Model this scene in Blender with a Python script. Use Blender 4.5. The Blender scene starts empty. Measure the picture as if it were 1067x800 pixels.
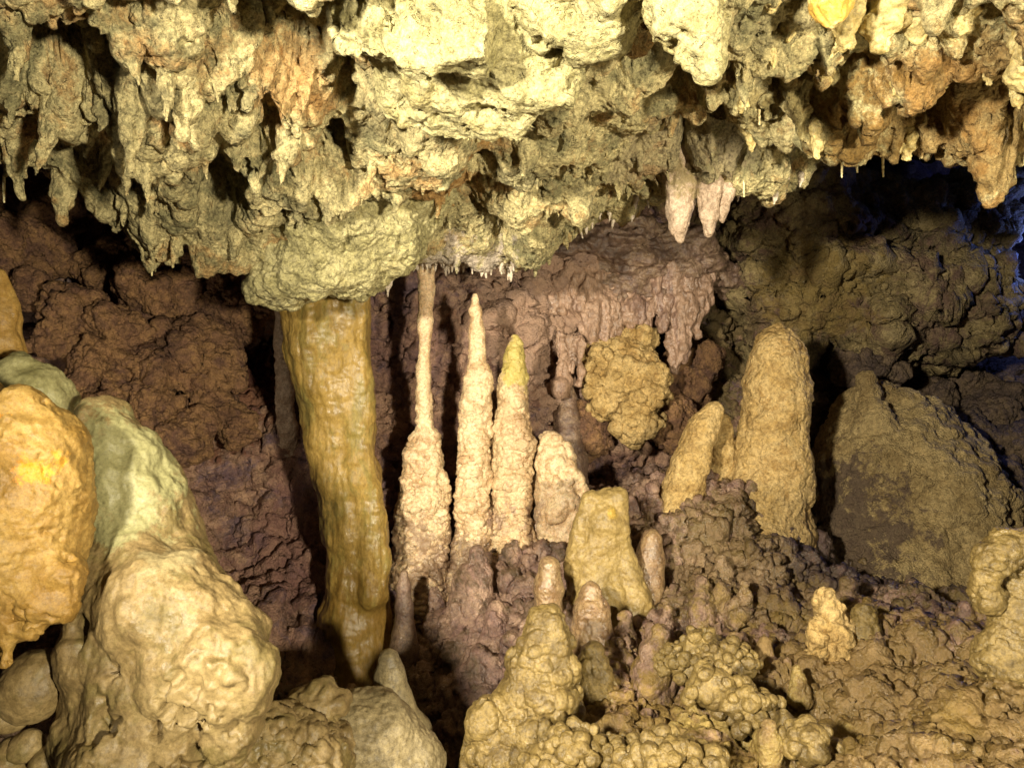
import bpy, math, random
import numpy as np
from mathutils import Vector

random.seed(7)
RNG = np.random.RandomState(11)
SC = bpy.context.scene
COL = SC.collection
CZ = 1.5                      # camera height
S = 0.00125                   # metres per photo pixel per metre of distance
F32 = np.float32


def P(px, py, Y):
    return np.array([(px - 533.5) * S * Y, Y, CZ - (py - 400) * S * Y])


# ------------------------------------------------------------------ noise
PERM = RNG.permutation(256).astype(np.int32)
PERM = np.concatenate([PERM, PERM, PERM])
GRAD = RNG.normal(size=(256, 3)); GRAD = (GRAD / np.linalg.norm(GRAD, axis=1)[:, None]).astype(F32)
JIT = (RNG.rand(256, 4)).astype(F32)


def _h(ix, iy, iz):
    return PERM[PERM[PERM[ix & 255] + (iy & 255)] + (iz & 255)]


def perlin(p):
    p = np.asarray(p, F32)
    i = np.floor(p).astype(np.int32); f = p - i
    u = f * f * f * (f * (f * 6 - 15) + 10)
    out = 0
    for dx in (0, 1):
        wx = u[:, 0] if dx else 1 - u[:, 0]
        for dy in (0, 1):
            wy = u[:, 1] if dy else 1 - u[:, 1]
            for dz in (0, 1):
                wz = u[:, 2] if dz else 1 - u[:, 2]
                g = GRAD[_h(i[:, 0] + dx, i[:, 1] + dy, i[:, 2] + dz)]
                out = out + wx * wy * wz * (g[:, 0] * (f[:, 0] - dx) + g[:, 1] * (f[:, 1] - dy) + g[:, 2] * (f[:, 2] - dz))
    return out * 1.6


def fbm(p, size, octs=4, gain=0.5, ridged=False, off=0.0):
    q = np.asarray(p, F32) / np.asarray(size, F32) + off
    a, tot = 1.0, 0
    for o in range(octs):
        n = perlin(q)
        if ridged:
            n = 1 - 2 * np.abs(n)
        tot = tot + a * n
        a *= gain
        q = q * 2.03 + 17.31
    return tot


def domes(p, size, off=0.0, rmin=0.35, rmax=0.78, jit=0.55, power=0.5):
    """popcorn: the highest of many round knobs, 0..1"""
    q = np.asarray(p, F32) / np.asarray(size, F32) + off
    b = np.floor(q - 0.5).astype(np.int32)
    out = np.zeros(len(q), F32)
    for dx in (0, 1):
        for dy in (0, 1):
            for dz in (0, 1):
                c = b + np.array([dx, dy, dz], np.int32)
                J = JIT[_h(c[:, 0], c[:, 1], c[:, 2])]
                d = q - c - 0.5 - (J[:, :3] - 0.5) * jit
                r = rmin + (rmax - rmin) * J[:, 3]
                v = 1 - (d * d).sum(1) / (r * r)
                np.maximum(out, np.maximum(v, 0) ** power * (r / rmax), out=out)
    return out


def cones2(x, y, size, off=0.0, power=1.3, keep=1.0):
    """hanging cones for a height field, 0..1"""
    q = np.stack([x / size + off, y / size + off * 0.7], 1).astype(F32)
    b = np.floor(q - 0.5).astype(np.int32)
    out = np.zeros(len(q), F32)
    for dx in (0, 1):
        for dy in (0, 1):
            c = b + np.array([dx, dy], np.int32)
            J = JIT[_h(c[:, 0], c[:, 1], c[:, 0] * 0 + int(off * 7) % 256)]
            d = q - c - 0.5 - (J[:, :2] - 0.5) * 0.7
            r = 0.28 + 0.4 * J[:, 2]
            v = np.maximum(1 - np.sqrt((d * d).sum(1)) / r, 0) ** power * (0.3 + 0.7 * J[:, 3])
            v = np.where(J[:, 3] * 3.7 % 1.0 < keep, v, 0)
            np.maximum(out, v, out=out)
    return out


def sstep(a, b, v):
    t = np.clip((v - a) / (b - a), 0, 1)
    return t * t * (3 - 2 * t)


# ------------------------------------------------------------------ meshes
def mesh_from(name, V, Q):
    me = bpy.data.meshes.new(name)
    V = np.ascontiguousarray(V, F32); Q = np.ascontiguousarray(Q, np.int32)
    me.vertices.add(len(V)); me.vertices.foreach_set('co', V.ravel())
    me.loops.add(Q.size); me.loops.foreach_set('vertex_index', Q.ravel())
    me.polygons.add(len(Q))
    me.polygons.foreach_set('loop_start', np.arange(0, Q.size, 4, dtype=np.int32))
    me.polygons.foreach_set('loop_total', np.full(len(Q), 4, np.int32))
    me.polygons.foreach_set('use_smooth', np.ones(len(Q), bool))
    me.update(calc_edges=True); me.validate()
    return me


def normals(V, Q):
    n = np.cross(V[Q[:, 2]] - V[Q[:, 0]], V[Q[:, 3]] - V[Q[:, 1]])
    N = np.zeros_like(V)
    for k in range(4):
        for a in range(3):
            N[:, a] += np.bincount(Q[:, k], n[:, a], len(V))
    return N / np.maximum(np.linalg.norm(N, axis=1), 1e-12)[:, None]


def relax(V, Q, n=2):
    for _ in range(n):
        acc = np.zeros_like(V); cnt = np.zeros(len(V))
        for k in range(4):
            i, j = Q[:, k], Q[:, (k + 1) % 4]
            for a in range(3):
                acc[:, a] += np.bincount(i, V[j, a], len(V)) + np.bincount(j, V[i, a], len(V))
            cnt += np.bincount(i, minlength=len(V)) + np.bincount(j, minlength=len(V))
        V = 0.5 * V + 0.5 * acc / np.maximum(cnt, 1)[:, None]
    return V


def surface_nets(f, org, h):
    s = f < 0
    nx, ny, nz = f.shape
    c = np.zeros((nx - 1, ny - 1, nz - 1), np.int8)
    for dx in (0, 1):
        for dy in (0, 1):
            for dz in (0, 1):
                c += s[dx:nx - 1 + dx, dy:ny - 1 + dy, dz:nz - 1 + dz]
    act = (c > 0) & (c < 8)
    idx = np.full(act.shape, -1, np.int32)
    ijk = np.argwhere(act)
    idx[act] = np.arange(len(ijk))
    acc = np.zeros((len(ijk), 3)); cnt = np.zeros(len(ijk))
    I = ijk.T
    for ax in range(3):
        for u in (0, 1):
            for v in (0, 1):
                o = [0, 0, 0]; o[(ax + 1) % 3] = u; o[(ax + 2) % 3] = v
                e = list(o); e[ax] = 1
                a = f[I[0] + o[0], I[1] + o[1], I[2] + o[2]]; b = f[I[0] + e[0], I[1] + e[1], I[2] + e[2]]
                m = (a < 0) != (b < 0)
                t = np.where(m, a / np.where(m, a - b, 1), 0)
                q = np.array(o, float)[None] + 0 * acc
                q[:, ax] += t
                acc += q * m[:, None]; cnt += m
    V = (ijk + acc / np.maximum(cnt, 1)[:, None]) * h + org
    quads = []
    for ax in range(3):
        b1, b2 = (ax + 1) % 3, (ax + 2) % 3
        sl0 = [slice(None)] * 3; sl1 = [slice(None)] * 3
        sl0[ax] = slice(0, -1); sl1[ax] = slice(1, None)
        d0 = s[tuple(sl0)]; d1 = s[tuple(sl1)]
        for sign in (0, 1):
            ed = np.argwhere((d0 & ~d1) if sign == 0 else (~d0 & d1))
            ed = ed[(ed[:, b1] > 0) & (ed[:, b2] > 0) & (ed[:, b1] < f.shape[b1] - 1) & (ed[:, b2] < f.shape[b2] - 1)]
            if not len(ed):
                continue
            q = []
            for (u, v) in ((-1, -1), (0, -1), (0, 0), (-1, 0)):
                w = ed.copy(); w[:, b1] += u; w[:, b2] += v
                q.append(idx[w[:, 0], w[:, 1], w[:, 2]])
            q = np.stack(q, 1)
            quads.append(q if sign == 0 else q[:, ::-1])
    return V, np.concatenate(quads)


class Blob:
    """smooth union of round cones and ellipsoids"""
    def __init__(self, k=0.03):
        self.pr = []; self.k = k

    def cone(self, a, ra, b, rb, k=None):
        self.pr.append(('c', np.array(a, float), ra, np.array(b, float), rb, self.k if k is None else k)); return self

    def ell(self, c, r, k=None, cut=False):
        r = np.array([r] * 3 if np.isscalar(r) else r, float)
        self.pr.append(('x' if cut else 'e', np.array(c, float), r, None, None, self.k if k is None else k)); return self

    def poly(self, c, r, n=11, seed=0, k=None):
        g = np.random.RandomState(seed); v = g.normal(size=(n, 3)); v /= np.linalg.norm(v, axis=1)[:, None]
        v = np.concatenate([v, np.eye(3), -np.eye(3)])
        self.pr.append(('p', np.array(c, float), np.full(3, 1.5) * r, v, np.concatenate([r * g.uniform(0.6, 1.0, n), np.full(6, 1.1 * r)]), self.k if k is None else k)); return self

    def chain(self, pts, Y, dY=0.0, k=None, flat=1.0):
        """pts: (px, py, halfwidth_px[, Y]) on the photo at distance Y"""
        q = []
        for i, p in enumerate(pts):
            y = p[3] if len(p) > 3 else Y + dY * i / max(1, len(pts) - 1)
            q.append((P(p[0], p[1], y), p[2] * S * y))
        for (a, ra), (b, rb) in zip(q[:-1], q[1:]):
            self.cone(a, ra, b, rb, k)
        return self

    def front(self, px, py, y0=1.0, y1=3.0):
        ys = np.arange(y0, y1, 0.004)
        q = np.stack([(px - 533.5) * S * ys, ys, CZ - (py - 400) * S * ys], 1)
        f = np.full(len(ys), 0.5)
        for t, a, ra, b, rb, k in self.pr:
            if t == 'c':
                ba = b - a; tt = np.clip((q - a) @ ba / max(ba @ ba, 1e-9), 0, 1)
                d = np.linalg.norm(q - a - tt[:, None] * ba, axis=1) - (ra + tt * (rb - ra))
            elif t == 'e':
                k0 = np.linalg.norm((q - a) / ra, axis=1); k1 = np.linalg.norm((q - a) / ra ** 2, axis=1)
                d = k0 * (k0 - 1) / np.maximum(k1, 1e-6)
            else:
                continue
            hh = np.clip(0.5 + 0.5 * (d - f) / k, 0, 1)
            f = d * (1 - hh) + f * hh - k * hh * (1 - hh)
        i = np.where(f < 0)[0]
        return ys[i[0]] if len(i) else None

    def mesh(self, h, pre=None):
        lo = np.full(3, 1e9); hi = -lo
        for t, a, ra, b, rb, k in self.pr:
            if t == 'c':
                lo = np.minimum(lo, np.minimum(a - ra, b - rb)); hi = np.maximum(hi, np.maximum(a + ra, b + rb))
            elif t in 'ep':
                lo = np.minimum(lo, a - ra); hi = np.maximum(hi, a + ra)
        lo -= 4 * h; hi += 4 * h
        n = np.ceil((hi - lo) / h).astype(int) + 1
        f = np.full(n, 0.5, F32)
        ax = [lo[i] + h * np.arange(n[i]) for i in range(3)]
        for t, a, ra, b, rb, k in self.pr:
            if t == 'c':
                m = max(ra, rb) + k + 3 * h
                l2, h2 = np.minimum(a, b) - m, np.maximum(a, b) + m
            else:
                l2, h2 = a - ra - k - 3 * h, a + ra + k + 3 * h
            sl = tuple(slice(max(0, int((l2[i] - lo[i]) / h)), min(n[i], int((h2[i] - lo[i]) / h) + 2)) for i in range(3))
            X, Y_, Z = np.meshgrid(*[ax[i][sl[i]].astype(F32) for i in range(3)], indexing='ij')
            if t == 'c':
                ba = b - a; L2 = max(float(ba @ ba), 1e-9)
                tt = np.clip(((X - a[0]) * ba[0] + (Y_ - a[1]) * ba[1] + (Z - a[2]) * ba[2]) / L2, 0, 1)
                d = np.sqrt((X - a[0] - tt * ba[0]) ** 2 + (Y_ - a[1] - tt * ba[1]) ** 2 + (Z - a[2] - tt * ba[2]) ** 2) - (ra + tt * (rb - ra))
            elif t == 'p':
                d = np.full(X.shape, -9, F32)
                for v, r in zip(b, rb):
                    d = np.maximum(d, v[0] * (X - a[0]) + v[1] * (Y_ - a[1]) + v[2] * (Z - a[2]) - r)
            else:
                k0 = np.sqrt(((X - a[0]) / ra[0]) ** 2 + ((Y_ - a[1]) / ra[1]) ** 2 + ((Z - a[2]) / ra[2]) ** 2)
                k1 = np.sqrt(((X - a[0]) / ra[0] ** 2) ** 2 + ((Y_ - a[1]) / ra[1] ** 2) ** 2 + ((Z - a[2]) / ra[2] ** 2) ** 2)
                d = k0 * (k0 - 1) / np.maximum(k1, 1e-6)
            g = f[sl]
            if t == 'x':
                hh = np.clip(0.5 - 0.5 * (g + d) / k, 0, 1)
                f[sl] = g * (1 - hh) - d * hh + k * hh * (1 - hh)
            else:
                hh = np.clip(0.5 + 0.5 * (d - g) / k, 0, 1)
                f[sl] = d * (1 - hh) + g * hh - k * hh * (1 - hh)
        V, Q = surface_nets(f, lo, h)
        return relax(V, Q, 2), Q


def detail(V, Q, style, amp=1.0, seed=0.0):
    """style: list of (kind, size, amp[, extra]) displacements along the normal"""
    for st in style:
        kind, size, a = st[:3]
        N = normals(V, Q)
        o = seed + 3.7
        A = amp(V) if callable(amp) else amp
        if callable(a): a = a(V)
        if kind == 'fbm':
            d = fbm(V, size, st[3] if len(st) > 3 else 4, off=o)
        elif kind == 'ridge':
            d = fbm(V, size, st[3] if len(st) > 3 else 4, ridged=True, off=o)
        elif kind == 'dome':
            w = V + 0.25 * np.min(size) * np.stack([perlin(V / np.min(size) + 5), perlin(V / np.min(size) + 9), 0 * V[:, 0]], 1)
            d = domes(w, size, off=o) * (0.25 + 1.1 * sstep(-0.45, 0.45, fbm(V, np.asarray(size) * 3.5, 2, off=o + 11)))
            if len(st) > 3:
                d = d * sstep(-0.25, 0.15, fbm(V, st[3], 3, off=o + 3))
        elif kind == 'tier':
            u = V[:, 2] / size + 0.9 * fbm(V, 0.07, 3, off=o) + o
            u = u - np.floor(u)
            d = (1 - u) ** 0.7 * sstep(0, 0.12, u) * (0.4 + 0.9 * sstep(-.4, .4, fbm(V, 0.1, 2, off=o + 5)))
        elif kind == 'pit':
            d = -np.maximum(fbm(V, size, 3, off=o) - 0.25, 0)
        elif kind == 'warp':
            V = V + a * np.stack([fbm(V, size, 3, off=o), fbm(V, size, 3, off=o + 7), fbm(V, size, 3, off=o + 13)], 1)
            continue
        V = V + N * (a * A * d)[:, None]
    return V


# ------------------------------------------------------------------ materials
def lin(h):
    c = [int(h[i:i + 2], 16) / 255 for i in (0, 2, 4)]
    return [((v + 0.055) / 1.055) ** 2.4 if v > 0.04045 else v / 12.92 for v in c] + [1]


def rock_mat(name, cols, scale=3.0, rough=(0.45, 0.8), bump=0.6, bsc=70, bdist=0.006, stains_and_light=(), speck=None, spec=0.4, sss=0.0, vor=0.5, dust=None, mott=1.0, stretch=1.0, grain=0.5, pores=0.0, wet=0.0):
    m = bpy.data.materials.new(name); m.use_nodes = True
    nt = m.node_tree; N = nt.nodes; L = nt.links
    bs = N['Principled BSDF']
    geo = N.new('ShaderNodeNewGeometry')
    mp = N.new('ShaderNodeVectorMath'); mp.operation = 'MULTIPLY'; mp.inputs[1].default_value = (1, 1, stretch)
    L.new(geo.outputs['Position'], mp.inputs[0])

    def noise(sc, det=6, ro=0.6, dist=0.0):
        n = N.new('ShaderNodeTexNoise'); n.inputs['Scale'].default_value = sc
        n.inputs['Detail'].default_value = det; n.inputs['Roughness'].default_value = ro
        n.inputs['Distortion'].default_value = dist
        L.new(mp.outputs[0], n.inputs['Vector']); return n.outputs['Fac']

    def ramp(src, stops):
        r = N.new('ShaderNodeValToRGB'); e = r.color_ramp.elements
        e[0].position, e[0].color = stops[0][0], stops[0][1]
        e[1].position, e[1].color = stops[-1][0], stops[-1][1]
        for p, c in stops[1:-1]:
            x = e.new(p); x.color = c
        L.new(src, r.inputs['Fac']); return r.outputs['Color']

    def mix(f, a, b, mode='MIX'):
        x = N.new('ShaderNodeMix'); x.data_type = 'RGBA'; x.blend_type = mode
        if isinstance(f, float): x.inputs[0].default_value = f
        else: L.new(f, x.inputs[0])
        for s, v in ((6, a), (7, b)):
            if isinstance(v, (list, tuple)): x.inputs[s].default_value = v
            else: L.new(v, x.inputs[s])
        return x.outputs[2]

    def mth(op, a, b=0.5, clamp=False):
        x = N.new('ShaderNodeMath'); x.operation = op; x.use_clamp = clamp
        for s, v in ((0, a), (1, b)):
            if isinstance(v, (int, float)): x.inputs[s].default_value = v
            else: L.new(v, x.inputs[s])
        return x.outputs[0]

    n = len(cols)
    c = ramp(noise(scale, 5, 0.68, 0.4), [(0.38 + 0.24 * i / (n - 1), lin(h)) for i, h in enumerate(cols)])
    # a second, finer mottling of the same colours
    c2 = ramp(noise(scale * 5.3, 4, 0.72), [(0.3 + 0.4 * i / (n - 1), lin(h)) for i, h in enumerate(cols[::-1])])
    c = mix(0.38, c, c2)
    if dust:
        f = ramp(noise(scale * 1.9, 4, 0.75, 0.6), [(0.5, [0, 0, 0, 1]), (0.62, [0.85, 0.85, 0.85, 1])])
        c = mix(f, c, lin(dust))
    v = ramp(noise(scale * 12, 4, 0.85), [(0.32, [1 - 0.5 * mott, 1 - 0.52 * mott, 1 - 0.54 * mott, 1]), (0.5, [0.97] * 3 + [1]), (0.68, [1 + 0.3 * mott] * 3 + [1])])
    c = mix(1.0, c, v, 'MULTIPLY')
    if speck:
        f = ramp(noise(speck[1], 4, 0.8), [(speck[2], [0, 0, 0, 1]), (speck[2] + 0.06, [1, 1, 1, 1])])
        c = mix(f, c, lin(speck[0]))
    sn = mth('MULTIPLY', mth('SUBTRACT', noise(11, 6, 0.75), 0.5), 3.6) if stains_and_light else None
    for (ctr, rad, hx, st) in stains_and_light:
        d = N.new('ShaderNodeVectorMath'); d.operation = 'DISTANCE'
        L.new(geo.outputs['Position'], d.inputs[0]); d.inputs[1].default_value = tuple(ctr)
        t = mth('DIVIDE', d.outputs['Value'], rad)
        t = mth('SUBTRACT', 1.15, t)
        t = mth('ADD', t, sn)
        t = mth('MULTIPLY', t, 3.0, True)
        c = mix(mth('MULTIPLY', t, st), c, lin(hx))
    if grain:
        g = noise(150, 2, 0.9)
        gc = ramp(g, [(0.34, [1 - 0.45 * grain] * 3 + [1]), (0.5, [1, 1, 1, 1]), (0.66, [1 + 0.25 * grain] * 3 + [1])])
        c = mix(1.0, c, gc, 'MULTIPLY')
    L.new(c, bs.inputs['Base Color'])
    rr = N.new('ShaderNodeMapRange'); rr.inputs[1].default_value = 0.3; rr.inputs[2].default_value = 0.7
    rr.inputs[3].default_value, rr.inputs[4].default_value = rough
    L.new(noise(scale * 6, 2, 0.7), rr.inputs[0]); L.new(rr.outputs[0], bs.inputs['Roughness'])
    bs.inputs['Specular IOR Level'].default_value = spec
    if sss:
        bs.inputs['Subsurface Weight'].default_value = sss
        bs.inputs['Subsurface Radius'].default_value = (0.03, 0.018, 0.008)
        bs.inputs['Subsurface Scale'].default_value = 0.6
    vt = N.new('ShaderNodeTexVoronoi'); vt.feature = 'F1'; vt.inputs['Scale'].default_value = bsc
    L.new(geo.outputs['Position'], vt.inputs['Vector'])
    h = mth('SUBTRACT', noise(bsc * 0.7, 5, 0.78), mth('MULTIPLY', vt.outputs['Distance'], vor))
    if pores:
        pr = ramp(noise(48, 3, 0.7), [(0.6, [0, 0, 0, 1]), (0.68, [1, 1, 1, 1])])
        h = mth('SUBTRACT', h, mth('MULTIPLY', pr, pores))
    b = N.new('ShaderNodeBump'); b.inputs['Strength'].default_value = bump; b.inputs['Distance'].default_value = bdist * 2.2
    L.new(h, b.inputs['Height']); L.new(b.outputs['Normal'], bs.inputs['Normal'])
    if wet:
        wr = ramp(noise(scale * 2.3, 2, 0.6), [(0.42, [0, 0, 0, 1]), (0.6, [wet] * 3 + [1])])
        L.new(wr, bs.inputs['Coat Weight']); bs.inputs['Coat Roughness'].default_value = 0.22
        L.new(b.outputs['Normal'], bs.inputs['Coat Normal'])
    return m


def o_(px, py, Y, r): return (P(px, py, Y), r)


M = {}
M['ceiling'] = rock_mat('pale_ceiling_crust', ['706a4c', 'bdae7c', 'dacb94', 'b4854c'], 4.5, (0.55, 0.9), 0.9, 75, 0.009, dust='86805a', grain=0.8, pores=0.6,
    stains_and_light=[(P(455, 190, 2.7), 0.16, 'a06a22', 0.7), (P(470, 125, 2.4), 0.14, 'a8742c', 0.6), (P(870, 100, 2.1), 0.22, '6d5a22', 0.6),
            (P(1010, 120, 2.0), 0.35, '8a6428', 0.65), (P(300, 80, 2.0), 0.12, 'c08a4a', 0.5), (P(860, 10, 1.7), 0.04, 'c09030', 0.5),
            (P(700, 140, 2.7), 0.25, '8c7a60', 0.5), (P(470, 272, 3.4), 0.24, 'c4b4a4', 0.85)],
    speck=('4a4430', 38, 0.66))
M['pale'] = rock_mat('pale_green_limestone', ['7e764e', 'a89e6c', 'b8ae80', '988a56'], 5, (0.55, 0.9), 0.8, 60, 0.008, grain=0.8, pores=0.8,
    speck=('7d7440', 30, 0.66), stains_and_light=[(P(330, 290, 3.0), 0.1, 'b09a48', 0.5)])
M['wall'] = rock_mat('brown_wall_coral', ['5a3e38', '94705e', 'b89478', '7c5a50'], 2.2, (0.4, 0.8), 0.9, 80, 0.008,
    stains_and_light=[(P(160, 370, 4.1), 0.42, '8a5a2c', 0.55), (P(225, 420, 4.1), 0.35, '7a4428', 0.6), (P(60, 320, 4.1), 0.25, '80706a', 0.6), (P(300, 560, 3.6), 0.3, '8a625a', 0.5), (P(590, 330, 4.4), 0.7, 'b89880', 0.7),  # pinkish patches behind the thin stalagmites put lit wall into the colour
            (P(870, 300, 5.0), 1.2, '7c6c40', 0.8), (P(430, 360, 4.3), 0.3, '80605a', 0.6)],
    speck=('a89080', 24, 0.67), dust='6a5660')
M['floor'] = rock_mat('popcorn_floor', ['46332f', '84665a', 'a88a72', '644a42'], 2.6, (0.25, 0.65), 0.7, 90, 0.006, wet=0.7,
    stains_and_light=[(P(800, 600, 3.2), 0.45, '7c683c', 0.6), (P(900, 720, 2.1), 0.75, '846c36', 0.75), (P(960, 560, 3.8), 0.8, '6b5a2e', 0.8),
            (P(560, 760, 2.3), 0.4, '8c7238', 0.6), (P(790, 715, 2.2), 0.22, 'b09a58', 0.5), (P(880, 570, 3.5), 0.35, '4a3a3c', 0.7)],
    speck=('b8a088', 30, 0.68), dust='5c4a30')
M['column'] = rock_mat('olive_flowstone', ['705a2a', '927638', 'a48646', '7e6632'], 5, (0.4, 0.7), 0.4, 50, 0.005, spec=0.35, vor=0.2, mott=0.5, stretch=0.4, wet=0.5, dust='86763c',
    stains_and_light=[(P(372, 660, 3.3), 0.28, '75561f', 0.6), (P(312, 420, 3.3), 0.09, '5e5a30', 0.5), (P(330, 540, 3.3), 0.12, '5a5630', 0.6)])
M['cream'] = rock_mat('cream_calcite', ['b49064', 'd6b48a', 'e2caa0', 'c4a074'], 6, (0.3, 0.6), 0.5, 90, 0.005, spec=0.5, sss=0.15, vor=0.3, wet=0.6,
    stains_and_light=[(P(440, 590, 3.6), 0.2, '80654e', 0.75), (P(490, 585, 3.6), 0.18, '80654e', 0.75), (P(533, 545, 3.7), 0.14, '8d7060', 0.7)])
M['cream_yellow'] = rock_mat('cream_calcite_with_yellow_algae', ['ac885e', 'ceac82', 'dac296', 'bc986c'], 6, (0.3, 0.6), 0.6, 90, 0.005, spec=0.5, vor=0.3, wet=0.6,
    stains_and_light=[(P(543, 372, 3.62), 0.13, 'b8a848', 0.7), (P(533, 545, 3.7), 0.14, '8d7060', 0.7)])
M['tan'] = rock_mat('tan_stalagmite', ['94743f', 'bc9c60', 'cdb078', 'a07c44'], 5, (0.4, 0.75), 0.8, 60, 0.008)
M['green'] = rock_mat('olive_green_calcite', ['766338', '947c4a', 'a48c56', '806c40'], 5, (0.3, 0.55), 0.4, 60, 0.005, spec=0.5,
    stains_and_light=[(P(640, 535, 3.0), 0.03, 'd0ac48', 0.6)], mott=0.6)
M['brown'] = rock_mat('wet_brown_calcite', ['6a5038', '8c6e4c', 'a08660', '765a44'], 6, (0.2, 0.45), 0.5, 80, 0.004, spec=0.6, wet=0.9)
M['purple'] = rock_mat('purple_brown_calcite', ['54423a', '765e50', '907860', '624c42'], 6, (0.25, 0.6), 0.5, 80, 0.005, spec=0.5)
M['knob'] = rock_mat('ochre_knobbly_calcite', ['5c4a28', '7c683a', '907a48', '685630'], 6, (0.3, 0.6), 0.6, 80, 0.005, spec=0.5, wet=0.6)
M['grey'] = rock_mat('grey_flowstone', ['6c6048', '8a7c5c', '988864', '786a4c'], 5, (0.35, 0.65), 0.35, 60, 0.005, vor=0.2)
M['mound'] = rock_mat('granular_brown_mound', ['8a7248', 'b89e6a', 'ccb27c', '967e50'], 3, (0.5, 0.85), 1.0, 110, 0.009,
    stains_and_light=[(P(850, 560, 4.0), 0.42, '5c4a42', 0.8), (P(1010, 570, 4.0), 0.25, '6a5a3c', 0.6), (P(935, 445, 4.15), 0.05, 'a87428', 0.5)])  # dark patch at lower left paints in the mound's shaded flank
M['orange'] = rock_mat('orange_flowstone', ['7c5e2a', '967438', 'a28448', '84662f'], 4, (0.35, 0.65), 0.35, 55, 0.006, vor=0.15,
    stains_and_light=[(P(30, 488, 1.58), 0.035, 'd88a18', 0.8), (P(12, 437, 1.6), 0.028, 'd88810', 0.85), (P(52, 476, 1.6), 0.03, 'dca030', 0.7)], mott=0.5)
M['dome'] = rock_mat('pale_greenish_flowstone', ['78724a', '928c62', 'a09a6e', '868054'], 4, (0.3, 0.6), 0.3, 50, 0.005, vor=0.15, mott=0.5)
M['lump'] = rock_mat('tan_flowstone', ['665434', '7e6a44', '8e7a52', '705c3a'], 3.5, (0.35, 0.65), 0.3, 55, 0.005, vor=0.2, mott=0.6, dust='6e6038',
    stains_and_light=[(P(130, 490, 1.83), 0.15, '8e8a60', 0.9), (P(180, 555, 1.7), 0.09, '9a8c66', 0.7), (P(205, 735, 1.6), 0.1, '98845a', 0.5)])
M['boulder'] = rock_mat('dark_boulder', ['3e3230', '645246', '7a664c', '4c3c34'], 4, (0.5, 0.85), 0.9, 70, 0.009)
M['block'] = rock_mat('rusty_brown_block', ['50382e', '7e5c46', 'a07a50', '64483e'], 3, (0.5, 0.85), 0.9, 70, 0.01, speck=('a08468', 22, 0.66))
M['shelf'] = rock_mat('olive_brown_wall_rock', ['4a3e2a', '86744a', 'a89468', '66503a'], 2.4, (0.45, 0.85), 0.9, 70, 0.01, dust='6e5446', speck=('b4a070', 20, 0.64), stains_and_light=[(P(850, 300, 4.5), 0.3, '8a7238', 0.6), (P(960, 320, 4.6), 0.25, '6a5048', 0.6), (P(930, 280, 4.6), 0.12, 'a07830', 0.6)])
M['drape'] = rock_mat('pinkish_tan_drapery', ['6c5444', '987a62', 'b09078', '80645a'], 5, (0.3, 0.6), 0.5, 80, 0.006, spec=0.5, stretch=0.3, wet=0.5)
M['fringe'] = rock_mat('whitish_drip_crust', ['a08c78', 'ccbca8', 'd8cab4', 'b4a088'], 12, (0.4, 0.7), 0.6, 90, 0.004)
M['straw'] = rock_mat('soda_straw_calcite', ['c8b070', 'dcc890', 'e8d8a8', 'c0a060'], 9, (0.3, 0.5), 0.3, 120, 0.003, sss=0.2)
M['pink'] = rock_mat('pinkish_stalactite', ['86705a', 'ac947c', 'c0aa92', '967e66'], 8, (0.4, 0.7), 0.6, 80, 0.005,
    stains_and_light=[(P(712, 190, 2.85), 0.08, '8a7a50', 0.8)])
M['bulb'] = rock_mat('golden_dripstone', ['94804a', 'c0aa6c', 'd8c68c', 'a48c50'], 6, (0.3, 0.6), 0.5, 70, 0.006, sss=0.1,
    stains_and_light=[(P(866, 8, 1.65), 0.045, 'cc9820', 0.7)])


# ------------------------------------------------------------------ scene bookkeeping
def tag(o, label=None, cat=None, group=None, kind=None):
    if label: o['label'] = label
    if cat: o['category'] = cat
    if group: o['group'] = group
    if kind: o['kind'] = kind
    return o


def link(name, V, Q, mat, base=None, parent=None):
    base = np.zeros(3) if base is None else np.asarray(base, float)
    me = mesh_from(name, V - base, Q); me.materials.append(mat)
    o = bpy.data.objects.new(name, me); COL.objects.link(o)
    o.location = base
    if parent is not None:
        o.parent = parent
    return o


def tps(pts, reg=1e-3):
    """thin-plate spline through rows (u, v, w)"""
    pts = np.array(pts, float); n = len(pts)

    def U(r2): return 0.5 * r2 * np.log(r2 + 1e-12)
    d2 = ((pts[:, None, :2] - pts[None, :, :2]) ** 2).sum(2)
    A = np.zeros((n + 3, n + 3)); A[:n, :n] = U(d2) + reg * np.eye(n)
    A[:n, n] = 1; A[:n, n + 1:] = pts[:, :2]; A[n:, :n] = A[:n, n:].T
    w = np.linalg.solve(A, np.concatenate([pts[:, 2], [0, 0, 0]]))

    def f(u, v):
        out = w[n] + w[n + 1] * u + w[n + 2] * v
        for i in range(n):
            out = out + w[i] * U((u - pts[i, 0]) ** 2 + (v - pts[i, 1]) ** 2)
        return out
    return f


def grid_quads(nu, nv, flip=False):
    i = np.arange(nu * nv).reshape(nu, nv)
    q = np.stack([i[:-1, :-1], i[1:, :-1], i[1:, 1:], i[:-1, 1:]], -1).reshape(-1, 4)
    return q[:, ::-1] if flip else q


def axis(stops):
    """coordinates with a spacing that varies: [(start, step), ..., (end, _)]"""
    out = []
    for (a, h), (b, _) in zip(stops[:-1], stops[1:]):
        n = max(1, int(round((b - a) / h)))
        out += list(a + (b - a) * np.arange(n) / n)
    return np.array(out + [stops[-1][0]])


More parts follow.
